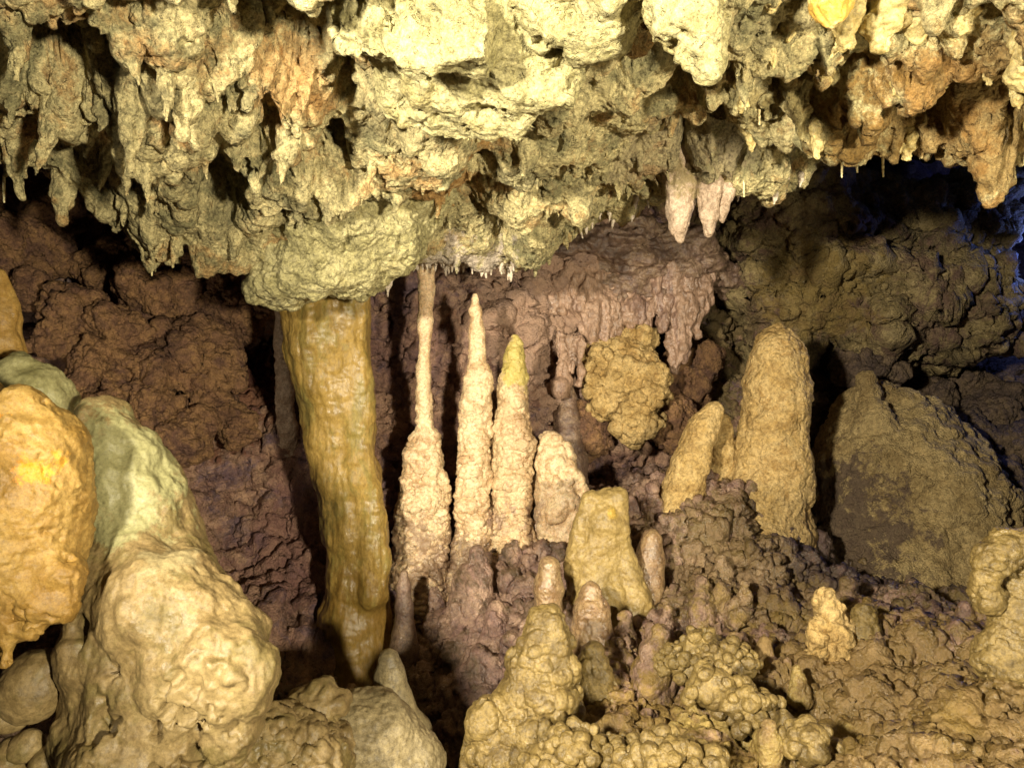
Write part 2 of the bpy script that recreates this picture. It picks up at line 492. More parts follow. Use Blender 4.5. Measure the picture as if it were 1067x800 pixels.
# ------------------------------------------------------------------ ceiling
lip = [(-120, 150, 2.3), (0, 170, 2.5), (80, 205, 2.65), (150, 262, 2.8), (220, 235, 2.9), (290, 275, 3.05), (345, 296, 3.3), (400, 280, 3.35),
       (450, 280, 3.5), (500, 276, 3.5), (560, 252, 3.5), (640, 222, 3.4), (700, 200, 3.25), (780, 190, 3.05), (850, 178, 2.85), (920, 150, 2.6),
       (1000, 148, 2.3), (1080, 155, 2.1), (1200, 130, 2.0)]
cp = []
for i, (px, py, Y) in enumerate(lip):
    p = P(px, py, Y); cp.append((p[0], p[1], p[2]))
    dirx = p[0] / p[1]
    cp.append((p[0] + dirx * 0.3, Y + 0.3, p[2] + 0.22))
    cp.append((p[0] + dirx * 0.8, Y + 0.8, p[2] + 0.5))
    cp.append((p[0] + dirx * 1.8, Y + 1.8, max(p[2] + 0.7, CZ + 1.2)))
for (px, py, Y) in [(0, 44, 1.8), (0, 110, 2.15), (150, 30, 1.75), (150, 150, 2.25), (300, 10, 1.65), (300, 112, 2.05), (310, 205, 2.5), (400, 60, 1.9),
                    (445, 150, 2.4), (450, 235, 2.95), (560, 60, 1.95), (560, 165, 2.5), (560, 222, 3.0), (700, 60, 2.0), (700, 150, 2.6),
                    (850, 80, 2.0), (850, 140, 2.4), (1000, 33, 1.7), (1000, 120, 2.0), (1100, 60, 1.7)]:
    p = P(px, py, Y); cp.append(tuple(p))
for x in (-2.5, -1.2, 0, 1.2, 2.5):
    cp.append((x, 0.9, CZ + 0.95)); cp.append((x, 0.0, CZ + 1.15))
ceil_f = tps(cp, 2e-3)


def hit(px, py):
    ys = np.arange(1.1, 4.5, 0.01)
    x = (px - 533.5) * S * ys; z = CZ - (py - 400) * S * ys
    d = ceil_f(x, ys) - z
    k = np.where(d < 0)[0]
    i = k[0] if len(k) else int(np.argmin(np.abs(d)))
    return x[i], ys[i], z[i]


def ceil_sheet():
    xs = axis([(-4.2, 0.05), (-1.95, 0.0048), (1.75, 0.05), (4.5, 0)])
    ys = axis([(-0.5, 0.06), (1.35, 0.0048), (3.65, 0.03), (5.4, 0)])
    X, Y = np.meshgrid(xs, ys, indexing='ij')
    x, y = X.ravel(), Y.ravel()
    z = ceil_f(x, y)
    p0 = np.stack([x, y, z], 1)
    px = x / (S * y.clip(0.3)) + 533.5
    py = 400 - (z - CZ) / (S * y.clip(0.3))
    n1 = fbm(p0 * [1, 1, 0.5], 0.8, 3)
    # how nubby each district of the ceiling is
    nub = 0.2 + 0.5 * n1
    def near(cx, cy, Yc, r): 
        c = P(cx, cy, Yc); return np.exp(-(((x - c[0]) ** 2 + (y - c[1]) ** 2) / r ** 2))
    nub += 0.75 * near(90, 110, 2.1, 0.55) + 0.4 * near(280, 90, 2.0, 0.35) + 0.5 * near(930, 90, 2.0, 0.5)
    nub -= 0.9 * near(360, 230, 2.8, 0.36) + 0.7 * near(470, 40, 1.85, 0.28) + 0.7 * near(600, 110, 2.2, 0.3) + 0.35 * near(560, 180, 2.6, 0.3)
    nub = np.clip(nub, 0.06, 1.2)
    w = 0.03 * np.stack([perlin(p0 / 0.09), perlin(p0 / 0.09 + 31)], 1)
    xw, yw = x + w[:, 0], y + w[:, 1]
    z = z + 0.15 * fbm(p0, 0.55, 3, off=2.2) + 0.05 * fbm(p0, 0.3, 2, ridged=True, off=4.2) - 0.03
    z = z - nub * (0.13 * cones2(xw, yw, 0.21, 1.3, 1.15, 0.7) + 0.1 * cones2(xw, yw, 0.105, 5.1, 1.1, 0.8) + 0.045 * cones2(xw, yw, 0.052, 9.7, 1.0)
                   + 0.02 * cones2(xw, yw, 0.026, 12.9, 1.0))
    z = z + (0.2 + 0.8 * nub) * 0.36 * sstep(0.04, 0.5, fbm(p0, 0.26, 3, off=8.8))        # pits
    for (cx, cy, r, dep) in [(405, 65, .07, .26), (435, 78, .06, .2), (60, 112, .06, .22), (95, 120, .05, .2), (125, 125, .06, .24), (20, 22, .08, .22), (85, 32, .07, .18), (305, 55, .08, .22),
                             (365, 92, .05, .2), (345, 155, .05, .22), (190, 145, .06, .18), (140, 188, .05, .14), (775, 68, .11, .22), (695, 98, .08, .16), (1040, 112, .1, .2), (840, 95, .06, .16),
                             (548, 8, .1, .12), (225, 215, .05, .25), (720, 160, .05, .14), (250, 20, .06, .16), (505, 160, .04, .1), (900, 60, .07, .16), (960, 130, .07, .16), (40, 60, .05, .2), (270, 120, .05, .14)]:
        hx, hy, hz = hit(cx, cy); hy += 0.03
        ang = (cx * 7.3) % 3.1; ca, sa = math.cos(ang), math.sin(ang)
        u = (xw - hx) * ca + (yw - hy) * sa; v = -(xw - hx) * sa + (yw - hy) * ca
        z = z + dep * sstep(1.5, 0.5, np.sqrt((u / 1.5) ** 2 + v ** 2) / r)
    V = np.stack([x, y, z], 1)
    Q = grid_quads(len(xs), len(ys), flip=True)
    V = relax(V, Q, 1)
    N = normals(V, Q)
    keep = sstep(0.9, 1.4, y) * sstep(3.0, 2.2, np.abs(x))
    d = (0.012 + 0.02 * nub) * fbm(V * [1, 1, 0.3], 0.1, 3, off=1.1) + 0.012 * domes(V, 0.045, 4.4) * nub + (0.004 + 0.009 * sstep(-.3, .5, fbm(V, 0.3, 2, off=9))) * fbm(V, 0.022, 3, off=6.1) + 0.006 * domes(V, 0.02, 7.7) - 0.02 * sstep(0.42, 0.7, fbm(V, 0.035, 2, off=3.1))
    V = V + N * (d * keep)[:, None]
    o = link('cave_ceiling', V, Q, M['ceiling'])
    tag(o, 'pale yellow rough limestone cave ceiling hanging over the chamber', 'ceiling', kind='structure')
    return xs, ys, V[:, 2].reshape(X.shape)


CX, CY, CHZ = ceil_sheet()


def ceil_z(x, y):
    i = int(np.clip(np.searchsorted(CX, x), 1, len(CX) - 2)); j = int(np.clip(np.searchsorted(CY, y), 1, len(CY) - 2))
    return float(CHZ[i, j])


# ------------------------------------------------------------------ back wall
wp = []
for (px, py, Y) in [(-300, 100, 4.0), (-300, 500, 3.6), (-300, 800, 3.2), (0, 60, 4.6), (0, 250, 4.3), (0, 450, 4.0), (0, 700, 3.4), (120, 330, 4.15), (190, 380, 4.1), (150, 200, 4.4),
                    (250, 480, 3.85), (250, 600, 3.55), (270, 380, 4.35), (290, 700, 3.25), (250, 100, 4.6), (400, 320, 4.2), (400, 450, 4.0), (400, 560, 3.8), (400, 640, 3.55), (440, 200, 4.6),
                    (470, 400, 4.15), (540, 300, 4.4), (540, 450, 4.25), (610, 320, 4.5), (610, 420, 4.6), (610, 240, 4.6), (690, 270, 4.75), (690, 370, 4.95), (690, 450, 4.7), (650, 100, 5),
                    (760, 250, 5.0), (760, 350, 5.2), (760, 450, 4.9), (850, 260, 5.2), (850, 400, 5.3), (850, 120, 5.6), (950, 300, 5.5), (950, 220, 6.0), (950, 420, 5.4), (950, 520, 5.0),
                    (1060, 200, 7.2), (1060, 350, 6.4), (1060, 450, 5.8), (1060, 520, 5.3), (1060, 100, 7.5), (1250, 300, 7.0), (1250, 500, 6.0), (1250, 100, 7.5), (700, 540, 4.6), (500, 560, 4.2), (850, 560, 4.7)]:
    p = P(px, py, Y); wp.append((p[0], p[2], p[1]))
wall_f = tps(wp, 4e-3)


def wall_sheet():
    xs = axis([(-4.5, 0.05), (-2.6, 0.009), (3.2, 0.03), (6.5, 0)])
    zs = axis([(0.0, 0.02), (0.45, 0.0085), (CZ + 1.0, 0.03), (CZ + 2.6, 0)])
    X, Z = np.meshgrid(xs, zs, indexing='ij')
    x, z = X.ravel(), Z.ravel()
    y = np.clip(wall_f(x, z), 2.9, 8.5)
    V = np.stack([x, y, z], 1); Q = grid_quads(len(xs), len(zs))
    low = sstep(CZ + 0.1, CZ - 0.45, z + 0.25 * fbm(V, 0.6, 2))       # popcorn grows lower down
    N = normals(V, Q)
    if N[:, 1].mean() > 0: Q = Q[:, ::-1]; N = -N
    blocks = fbm(V, 0.55, 2, ridged=True, off=4)
    d = 0.15 * fbm(V, 0.75, 4, off=1.5) + 0.05 * blocks + 0.06 * domes(V, (0.3, 0.3, 0.22), 2.2) * (1 - 0.5 * low)
    V = V + N * d[:, None]
    N = normals(relax(V, Q, 3), Q)
    d = low * (0.05 * domes(V, 0.13, 5.5) + 0.04 * domes(V, 0.065, 3.3) * sstep(-.4, .3, fbm(V, 0.3, 2, off=6))) + (1 - low) * (0.05 * domes(V, 0.14, 9.1) * sstep(-.3, .3, fbm(V, 0.5, 2, off=4)) + 0.04 * fbm(V, 0.14, 4, ridged=True, off=7)) - 0.05 * np.maximum(fbm(V, 0.2, 2, off=5.5) - 0.1, 0)
    V = V + N * d[:, None]
    N = normals(relax(V, Q, 2), Q)
    V = V + N * (0.022 * domes(V, 0.034, 8.3) + 0.02 * fbm(V, 0.05, 3, off=3))[:, None]
    o = link('cave_wall', V, Q, M['wall'])
    tag(o, 'purple brown cave back wall crusted with small coral growths', 'cave wall', kind='structure')


wall_sheet()

# ------------------------------------------------------------------ floor
fp = []
for (px, py, Y) in [(-80, 900, 1.6), (0, 880, 1.9), (100, 860, 2.2), (150, 760, 2.8), (250, 715, 3.0), (300, 660, 3.4), (220, 640, 3.6), (445, 585, 3.65), (370, 692, 3.32), (400, 665, 3.4), (480, 725, 2.8), (480, 800, 2.4), (400, 800, 2.4),
                    (555, 800, 2.25), (620, 665, 2.8), (600, 720, 2.55), (570, 640, 2.9), (630, 640, 3.1), (675, 610, 3.25), (533, 540, 3.7), (490, 575, 3.6), (600, 500, 4.05), (720, 512, 3.55), (650, 560, 3.45),
                    (760, 560, 3.4), (800, 540, 3.7), (800, 610, 3.1), (730, 620, 3.0), (700, 680, 2.7), (760, 720, 2.3), (900, 740, 2.1), (830, 790, 1.9), (870, 672, 2.6), (950, 660, 2.5), (1000, 680, 2.3), (1060, 690, 1.95),
                    (800, 690, 2.55), (930, 600, 4.0), (880, 610, 3.3), (820, 640, 2.9), (1000, 620, 3.5), (1060, 620, 3.3), (1050, 520, 4.8), (850, 490, 4.6), (650, 500, 4.2), (1000, 480, 5.4), (760, 480, 4.6), (620, 780, 2.2), (700, 800, 2.0), (690, 740, 2.35)]:
    fp.append(tuple(P(px, py, Y)))
for x in (-2.5, -1, 0.2, 1.5, 3):
    fp.append((x, 0.8, CZ - 1.15)); fp.append((x, -0.3, CZ - 1.2))
fp += [(3.5, 3.0, CZ - 0.8), (4.5, 5.5, CZ - 0.7), (-3, 3, CZ - 1.2), (-3, 4.5, CZ - 0.9), (0, 5.5, CZ - 0.4), (2, 7, CZ - 0.5)]
floor_f = tps(fp, 1.5e-3)


def floor_sheet():
    xs = axis([(-3.5, 0.05), (-1.5, 0.006), (2.3, 0.03), (5.5, 0)])
    ys = axis([(-0.4, 0.06), (1.5, 0.0065), (3.4, 0.0085), (4.6, 0.03), (7.5, 0)])
    X, Y = np.meshgrid(xs, ys, indexing='ij')
    x, y = X.ravel(), Y.ravel()
    V = np.stack([x, y, floor_f(x, y)], 1); Q = grid_quads(len(xs), len(ys))
    V[:, 2] -= 0.09
    N = normals(V, Q)
    def near(cx, cy, Yc, r):
        c = P(cx, cy, Yc); return np.exp(-(((x - c[0]) ** 2 + (y - c[1]) ** 2) / r ** 2))
    V[:, 2] -= 0.22 * near(480, 715, 2.75, 0.22)
    V[:, 2] += 0.11 * near(800, 545, 3.6, 0.35) + 0.06 * near(720, 520, 3.5, 0.25)
    smooth = np.clip(0.45 * near(900, 740, 2.1, 0.5) + 0.8 * near(440, 760, 2.6, 0.25), 0, 0.85)
    d = 0.07 * fbm(V, 0.5, 3, off=2.5) + (1 - smooth) * (0.05 * domes(V, 0.24, 6.2) + 0.07 * fbm(V, 0.22, 4, off=12) + 0.042 * domes(V, 0.11, 1.2) * sstep(-0.3, 0.4, fbm(V, 0.5, 2, off=31)))
    V = V + N * d[:, None]
    N = normals(relax(V, Q, 3), Q)
    V = V + N * ((1 - 0.8 * smooth) * (0.038 * domes(V + 0.012 * perlin(V / 0.03)[:, None], 0.055, 3.9) * sstep(-0.5, 0.3, fbm(V, 0.25, 2, off=41)) + 0.02 * fbm(V, 0.07, 3, off=14)) + smooth * (0.05 * fbm(V, 0.2, 4, off=3) + 0.035 * fbm(V, 0.11, 4, ridged=True, off=13) - 0.06 * sstep(0.2, 0.6, fbm(V, 0.16, 2, off=23))))[:, None]
    N = normals(relax(V, Q, 2), Q)
    V = V + N * ((1 - 0.5 * smooth) * 0.02 * domes(V, 0.026, 5.9) + 0.015 * fbm(V, 0.03, 3, off=8))[:, None]
    o = link('cave_floor', V, Q, M['floor'])
    tag(o, 'uneven cave floor covered in knobbly brown calcite popcorn', 'cave floor', kind='structure')


floor_sheet()

# ------------------------------------------------------------------ formations
SMOOTH = [('fbm', 0.22, 0.022, 3), ('fbm', 0.06, 0.006, 3), ('fbm', 0.018, 0.0022, 3)]
FLUTE = [('fbm', 0.2, 0.03, 3), ('fbm', (0.06, 0.06, 0.6), 0.013, 3), ('fbm', 0.08, 0.008, 3), ('fbm', (0.1, 0.1, 0.025), 0.0014, 3), ('fbm', 0.03, 0.003, 3)]
FLOW = [('fbm', 0.16, 0.03, 3), ('fbm', (0.05, 0.05, 0.2), 0.012, 3), ('fbm', 0.03, 0.003, 3)]
RIPPLE = [('fbm', 0.1, 0.02, 3), ('tier', 0.05, 0.014), ('dome', (0.06, 0.06, 0.034), 0.009), ('dome', (0.03, 0.03, 0.018), 0.005), ('fbm', 0.018, 0.003, 3)]
KNOBBY = [('fbm', 0.15, 0.02, 3), ('dome', 0.075, 0.035), ('dome', 0.035, 0.015), ('fbm', 0.015, 0.002, 2)]
CRUST = [('fbm', 0.18, 0.03, 4), ('dome', 0.05, 0.014), ('ridge', 0.06, 0.008, 4), ('dome', 0.018, 0.006)]
CORAL = [('fbm', 0.14, 0.05, 3), ('dome', 0.07, 0.04), ('dome', 0.035, 0.02), ('dome', 0.016, 0.008)]
GRAIN = [('fbm', 0.4, 0.06, 3), ('fbm', 0.18, 0.025, 4), ('fbm', 0.1, 0.014, 4), ('dome', 0.06, 0.012), ('dome', 0.028, 0.013)]
KARST = [('fbm', 0.2, 0.05, 4), ('pit', 0.09, 0.08), ('fbm', 0.05, 0.012, 4), ('dome', 0.02, 0.006)]


def form(name, label, cat, blob, mat, style, h, base, group=None, amp=1.0, seed=0.0, parent=None):
    V, Q = blob.mesh(h)
    V = detail(V, Q, style, amp, seed)
    o = link(name, V, Q, M[mat], base, parent)
    if parent is None:
        tag(o, label, cat, group)
    return o


def fade(top, bot, Y, lo=0.25):
    zt, zb = P(0, top, Y)[2], P(0, bot, Y)[2]
    return lambda V: lo + (1 - lo) * sstep(zt, zb, V[:, 2])


def stal(name, label, pts, Y, mat, style, hpx=1.25, k=0.02, group=None, amp=1.0, seed=0.0, cat=None, dY=0.0, extra=None):
    if name == 'stalagmite':
        q = pts[-1]; pts = list(pts) + [(q[0], q[1] + 1.3 * q[2], q[2] * 1.25), (q[0], q[1] + 3 * q[2], q[2] * 1.3)]
    b = Blob(k).chain(pts, Y, dY)
    if extra: extra(b)
    base = P(pts[-3][0], pts[-3][1], Y + dY) if name == 'stalagmite' else P(pts[-1][0], pts[-1][1], Y + dY) if 'stalactite' not in name and 'straw' not in name else P(pts[0][0], pts[0][1], Y)
    return form(name, label, cat or name.replace('_', ' '), b, mat, style, hpx * S * Y, base, group, amp, seed)


SG = 'stalagmites rising from the cave floor'
# the big ochre column
b = Blob(0.05).chain([(338, 285, 44), (338, 315, 42), (342, 350, 42), (347, 400, 38), (354, 450, 34), (363, 500, 31), (369, 540, 31), (373, 600, 30), (371, 645, 33), (369, 680, 40), (369, 730, 54)], 3.35)
b.chain([(365, 300, 18), (372, 400, 14), (376, 480, 15), (388, 540, 15), (388, 620, 18)], 3.26, k=0.03)
form('cave_column', 'thick ochre column joining the cave floor to the pale hanging rock', 'column', b, 'column', FLUTE, 0.005, P(370, 700, 3.35), seed=1.3, amp=0.6)
stal('cave_column', 'thin pinkish tan column just left of the thick ochre one', [(293, 300, 6), (294, 360, 7), (297, 410, 8), (299, 445, 9), (300, 470, 10)], 3.6, 'pink', RIPPLE, seed=2, amp=0.4, cat='column', dY=0.3)
stal('stalagmite', 'tall thin cream stalagmite whose narrow neck touches the ceiling fringe',
     [(444, 272, 10), (444, 300, 8), (443, 332, 8), (443, 362, 5), (441, 382, 7), (442, 440, 8), (442, 455, 13), (441, 480, 18), (441, 520, 23), (440, 560, 27), (440, 590, 30)], 3.6, 'cream', RIPPLE, seed=3, amp=fade(380, 500, 3.6, 0.22), group=SG, hpx=1.0, k=0.012)
stal('stalagmite', 'slim pointed cream stalagmite with stepped shoulders, middle of the three tall ones',
     [(495, 308, 2.5), (496, 325, 6), (497, 350, 7.5), (497, 378, 8), (499, 390, 13), (496, 420, 16), (494, 450, 15), (494, 500, 14), (493, 540, 16), (490, 585, 20)], 3.6, 'cream', RIPPLE, seed=4, amp=fade(360, 480, 3.6, 0.3), group=SG, hpx=1.0, k=0.012)
stal('stalagmite', 'pointed cream stalagmite with a yellow green tip and upper right side',
     [(538, 352, 3), (537, 370, 9), (536, 395, 13), (534, 430, 17), (532, 460, 18), (533, 500, 18), (533, 545, 21)], 3.65, 'cream_yellow', RIPPLE, seed=5, amp=fade(370, 480, 3.6, 0.5), group=SG, hpx=1.0, k=0.012)
stal('stalagmite', 'short knobbly stump right of the yellow tipped stalagmite', [(574, 462, 11), (578, 480, 19), (580, 505, 23), (586, 530, 26), (588, 560, 30)], 3.7, 'cream', KNOBBY, seed=6, amp=0.7, group=SG)
stal('stalagmite', 'broad olive green block shaped stalagmite in the middle of the floor',
     [(631, 524, 16), (626, 545, 23), (622, 580, 27), (622, 620, 33), (626, 660, 38)], 3.1, 'green', SMOOTH, seed=7, group=SG, k=0.03,
     extra=lambda b: b.chain([(644, 517, 9), (644, 560, 9), (654, 600, 14), (664, 640, 22)], 3.08, k=0.015).chain([(616, 519, 9), (603, 556, 9), (598, 600, 12)], 3.08, k=0.015))
stal('stalagmite', 'small round topped brown stalagmite right of the olive green block', [(679, 563, 12), (678, 582, 16), (672, 605, 19), (664, 635, 24)], 3.2, 'brown', SMOOTH, seed=8, amp=0.5, group=SG)
stal('stalagmite', 'wet translucent brown stalagmite left of the olive green block', [(573, 592, 10), (572, 612, 15), (571, 640, 17), (570, 670, 22)], 2.9, 'brown', SMOOTH, seed=9, amp=0.6, group=SG)
stal('stalagmite', 'little dark brown cone standing before the olive green block', [(616, 618, 10), (617, 635, 16), (617, 660, 19), (617, 690, 24)], 2.8, 'brown', RIPPLE, seed=10, amp=0.4, group=SG)
stal('stalagmite', 'knobbly ochre stalagmite standing in the front centre of the floor',
     [(570, 650, 16), (567, 670, 24), (562, 700, 29), (556, 730, 35), (545, 765, 43), (540, 810, 50)], 2.3, 'knob', KNOBBY, seed=11, group=SG, amp=0.85, k=0.03,
     extra=lambda b: b.chain([(515, 745, 18), (510, 775, 20)], 2.25).chain([(595, 720, 8), (590, 760, 14)], 2.3))
stal('stalagmite', 'small smooth grey stalagmite leaning in front of the thick column', [(404, 687, 13), (407, 705, 16), (413, 732, 19), (422, 765, 24)], 2.5, 'grey', SMOOTH, seed=12, amp=0.5, group=SG)
stal('stalagmite', 'tiny pointed purple stalagmite between the column and the thin cream ones', [(421, 598, 4), (421, 612, 7), (421, 632, 9), (421, 660, 12)], 3.2, 'purple', SMOOTH, seed=13, amp=0.3, group=SG)
stal('stalagmite', 'brown stump with a smooth round ball on top', [(497, 578, 9), (496, 592, 9), (494, 602, 17), (492, 640, 26)], 3.3, 'floor', KNOBBY, seed=14, amp=0.4, group=SG, k=0.008)
stal('stalagmite', 'thick blunt tan stalagmite standing tall right of centre',
     [(812, 356, 16), (812, 374, 26), (810, 400, 31), (808, 440, 34), (804, 480, 37), (798, 515, 41), (792, 560, 52)], 3.7, 'tan', [('fbm', 0.16, 0.03, 4)] + CRUST, seed=15, group=SG, amp=0.55, k=0.03)
stal('stalagmite', 'leaning tan stalagmite half in shadow left of the thick blunt one', [(744, 428, 7), (732, 450, 14), (720, 480, 17), (712, 510, 20)], 3.55, 'tan', CRUST, seed=16, amp=0.5, group=SG,
     extra=lambda b: b.chain([(752, 440, 9), (752, 470, 13), (744, 520, 22)], 3.75))
stal('stalagmite', 'pale cream rounded stalagmite in the hollow at right of floor', [(858, 620, 9), (864, 632, 13), (870, 655, 17), (866, 690, 24)], 2.6, 'tan', [('fbm', 0.1, 0.03, 4), ('fbm', (0.04, 0.04, 0.1), 0.014, 3), ('dome', 0.04, 0.008), ('fbm', 0.02, 0.003, 2)], seed=17, amp=0.9, group=SG,
     extra=lambda b: b.chain([(850, 650, 8), (848, 690, 12)], 2.57).chain([(882, 660, 10), (886, 690, 16)], 2.6))
stal('stalagmite', 'little round knob close to the pale cream stalagmite in the hollow', [(902, 640, 12), (903, 655, 13), (900, 685, 20)], 2.6, 'knob', KNOBBY, seed=18, amp=0.4, group=SG)
stal('stalagmite', 'small dark stalagmite under the dripping wall curtain', [(592, 405, 5), (592, 420, 9), (591, 435, 13), (590, 460, 17)], 4.25, 'purple', RIPPLE, seed=19, amp=0.4, group=SG)
stal('stalagmite', 'short brown knobbly cone at the foot of the right slope', [(688, 660, 9), (684, 680, 15), (680, 705, 20), (676, 740, 26)], 2.6, 'floor', KNOBBY, seed=20, amp=0.35, group=SG)
stal('stalagmite', 'bumpy ochre stump behind the front knobbly stalagmite', [(618, 680, 11), (619, 700, 17), (620, 730, 24)], 2.55, 'knob', KNOBBY, seed=21, amp=0.5, group=SG)
stal('stalagmite', 'tan curled formation with a hole at the right edge of the picture',
     [(1075, 568, 13), (1050, 570, 14), (1033, 585, 14), (1028, 602, 9)], 1.95, 'knob', RIPPLE, seed=22, amp=0.7, group=SG, k=0.02,
     extra=lambda b: b.chain([(1078, 575, 18), (1068, 610, 16), (1056, 640, 18), (1052, 690, 30)], 1.98).chain([(1090, 590, 30), (1090, 700, 44)], 2.02))

# mounds and lumps
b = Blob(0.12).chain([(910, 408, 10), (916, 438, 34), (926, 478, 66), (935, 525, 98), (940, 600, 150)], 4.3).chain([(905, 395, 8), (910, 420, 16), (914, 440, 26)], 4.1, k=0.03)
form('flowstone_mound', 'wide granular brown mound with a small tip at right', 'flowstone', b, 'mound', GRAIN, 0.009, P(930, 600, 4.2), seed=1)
b = Blob(0.03).ell(P(388, 785, 2.3), (0.165, 0.15, 0.2)).ell(P(430, 800, 2.3), (0.09, 0.1, 0.12)).ell(P(365, 735, 2.3), (0.03, 0.03, 0.03))
form('flowstone_mound', 'smooth grey dome in the foreground below the thick column', 'flowstone', b, 'grey', SMOOTH, 0.0042, P(388, 830, 2.3), seed=2)
b = Blob(0.01)
for i in range(70):
    v = RNG.normal(size=3); v /= np.linalg.norm(v)
    b.ell(P(333, 733, 2.1) + v * np.array([0.07, 0.06, 0.05]), RNG.uniform(0.014, 0.027))
b.ell(P(333, 733, 2.1), (0.075, 0.06, 0.055))
form('calcite_nodule', 'tan cauliflower shaped nodule beside the smooth grey dome', 'nodule', b, 'lump', [('fbm', 0.03, 0.004, 3)], 0.0034, P(333, 765, 2.1))
b = Blob(0.05).ell(P(285, 800, 1.95), (0.13, 0.12, 0.13)).ell(P(330, 800, 2.0), (0.1, 0.1, 0.11)).ell(P(250, 810, 1.9), (0.08, 0.1, 0.1))
form('rough_boulder', 'rough pale boulder at the bottom edge under the cauliflower nodule', 'boulder', b, 'lump', CRUST, 0.0038, P(290, 860, 1.95), seed=4)

# the left foreground masses
b = Blob(0.035).chain([(22, 432, 30), (32, 470, 46), (34, 520, 52), (25, 575, 52), (10, 620, 42), (-10, 655, 30)], 1.65)
b.chain([(-30, 430, 40), (-40, 560, 70), (-30, 640, 50)], 1.7).chain([(60, 600, 24), (62, 632, 12)], 1.6).chain([(8, 650, 14), (6, 690, 8)], 1.58).chain([(35, 630, 18), (33, 655, 8)], 1.58)
form('flowstone_mass', 'glowing orange and cream flowstone mass at the left edge', 'flowstone', b, 'orange', SMOOTH + [('pit', 0.06, 0.03)], 0.0036, P(20, 700, 1.65), seed=5)
b = Blob(0.03).chain([(-4, 285, 8), (2, 330, 16), (6, 370, 24)], 2.1).chain([(-30, 330, 24), (-30, 420, 40)], 2.1)
form('stalagmite', 'tapering cream stalagmite top at far left above the orange mass', 'stalagmite', b, 'orange', FLOW, 0.0042, P(5, 420, 2.1), SG, 0.6, 6)
b = Blob(0.04).chain([(20, 392, 26), (38, 420, 36), (45, 470, 48), (30, 560, 60)], 1.95)
form('flowstone_dome', 'pale green dome rising behind the orange mass at left', 'flowstone', b, 'dome', SMOOTH, 0.0042, P(30, 600, 1.95), seed=7)
b = Blob(0.045).chain([(106, 448, 26), (124, 488, 42), (138, 530, 54), (146, 575, 58), (140, 640, 60)], 1.9)
for (px, py, r, Y) in [(150, 600, 50, 1.82), (196, 604, 32, 1.8), (228, 612, 24, 1.78), (120, 640, 50, 1.82), (180, 640, 66, 1.76), (222, 656, 50, 1.72), (252, 690, 38, 1.68), (258, 712, 32, 1.68), (210, 700, 62, 1.72), (120, 700, 42, 1.76),
                       (140, 740, 50, 1.74), (235, 735, 38, 1.7), (115, 765, 60, 1.8), (145, 690, 70, 1.84), (190, 750, 60, 1.78), (165, 800, 70, 1.72), (105, 805, 40, 1.7), (215, 795, 28, 1.68), (238, 778, 22, 1.66),
                       (100, 620, 24, 1.76), (92, 690, 22, 1.76)]:
    b.ell(P(px, py, Y), r * S * Y)
b.k = 0.02
for x0 in (108, 132, 158, 180):        # drapery folds low on the mass
    b.chain([(x0 + 14, 715, 16, 1.68), (x0, 765, 15, 1.645), (x0 - 12, 830, 16, 1.63)], 1.65)
cav = [(px, py, w, v, b.front(px, py)) for (px, py, w, v) in [(86, 660, 9, 22)]]
for (px, py, w, v, Y) in cav:
    if Y: b.ell(P(px, py, Y), (w * S * Y, 0.06, v * S * Y), 0.012, cut=True)
def spot(px, py, Y, r, a):
    c = P(px, py, Y)
    return lambda V: a * np.exp(-(((V - c) ** 2).sum(1) / r ** 2) ** 2)


form('flowstone_mass', 'big lumpy flowstone mass in the left foreground, pale green dome on top and tan below', 'flowstone', b, 'lump', [('fbm', 0.2, 0.034, 3), ('fbm', (0.05, 0.05, 0.1), 0.007, 3), ('fbm', 0.045, spot(228, 700, 1.6, 0.085, 0.016), 2), ('pit', 0.08, spot(165, 765, 1.62, 0.15, 0.14)), ('fbm', 0.016, 0.0016, 3)], 0.0036, P(160, 850, 1.7), seed=9)
LB = 'small rounded lumps in the bottom left corner'
for (px, py, r, sq, lab) in [(35, 712, 33, 1.15, 'tan rounded lump hanging in the dark gap below the orange mass'), (12, 745, 20, 1.0, 'small tan lump at the left edge under the larger round one'),
                             (28, 775, 17, 0.8, 'flattened tan pebble near the bottom left corner'), (55, 790, 20, 0.7, 'low brown pebble beside the foot of the tan mass'), (5, 795, 22, 0.8, 'brown pebble in the very corner at bottom left')]:
    Y = 1.78
    b = Blob(0.02).ell(P(px, py, Y), (r * S * Y, r * S * Y, r * S * Y * sq)).ell(P(px + r * .3, py - r * .5, Y - .01), r * S * Y * 0.55).ell(P(px - r * .5, py + r * .3, Y - .02), r * S * Y * 0.5)
    form('rounded_lump', lab, 'lump', b, 'lump', SMOOTH, 0.0036, P(px, py + r, Y), LB, 0.6, px * 0.1)

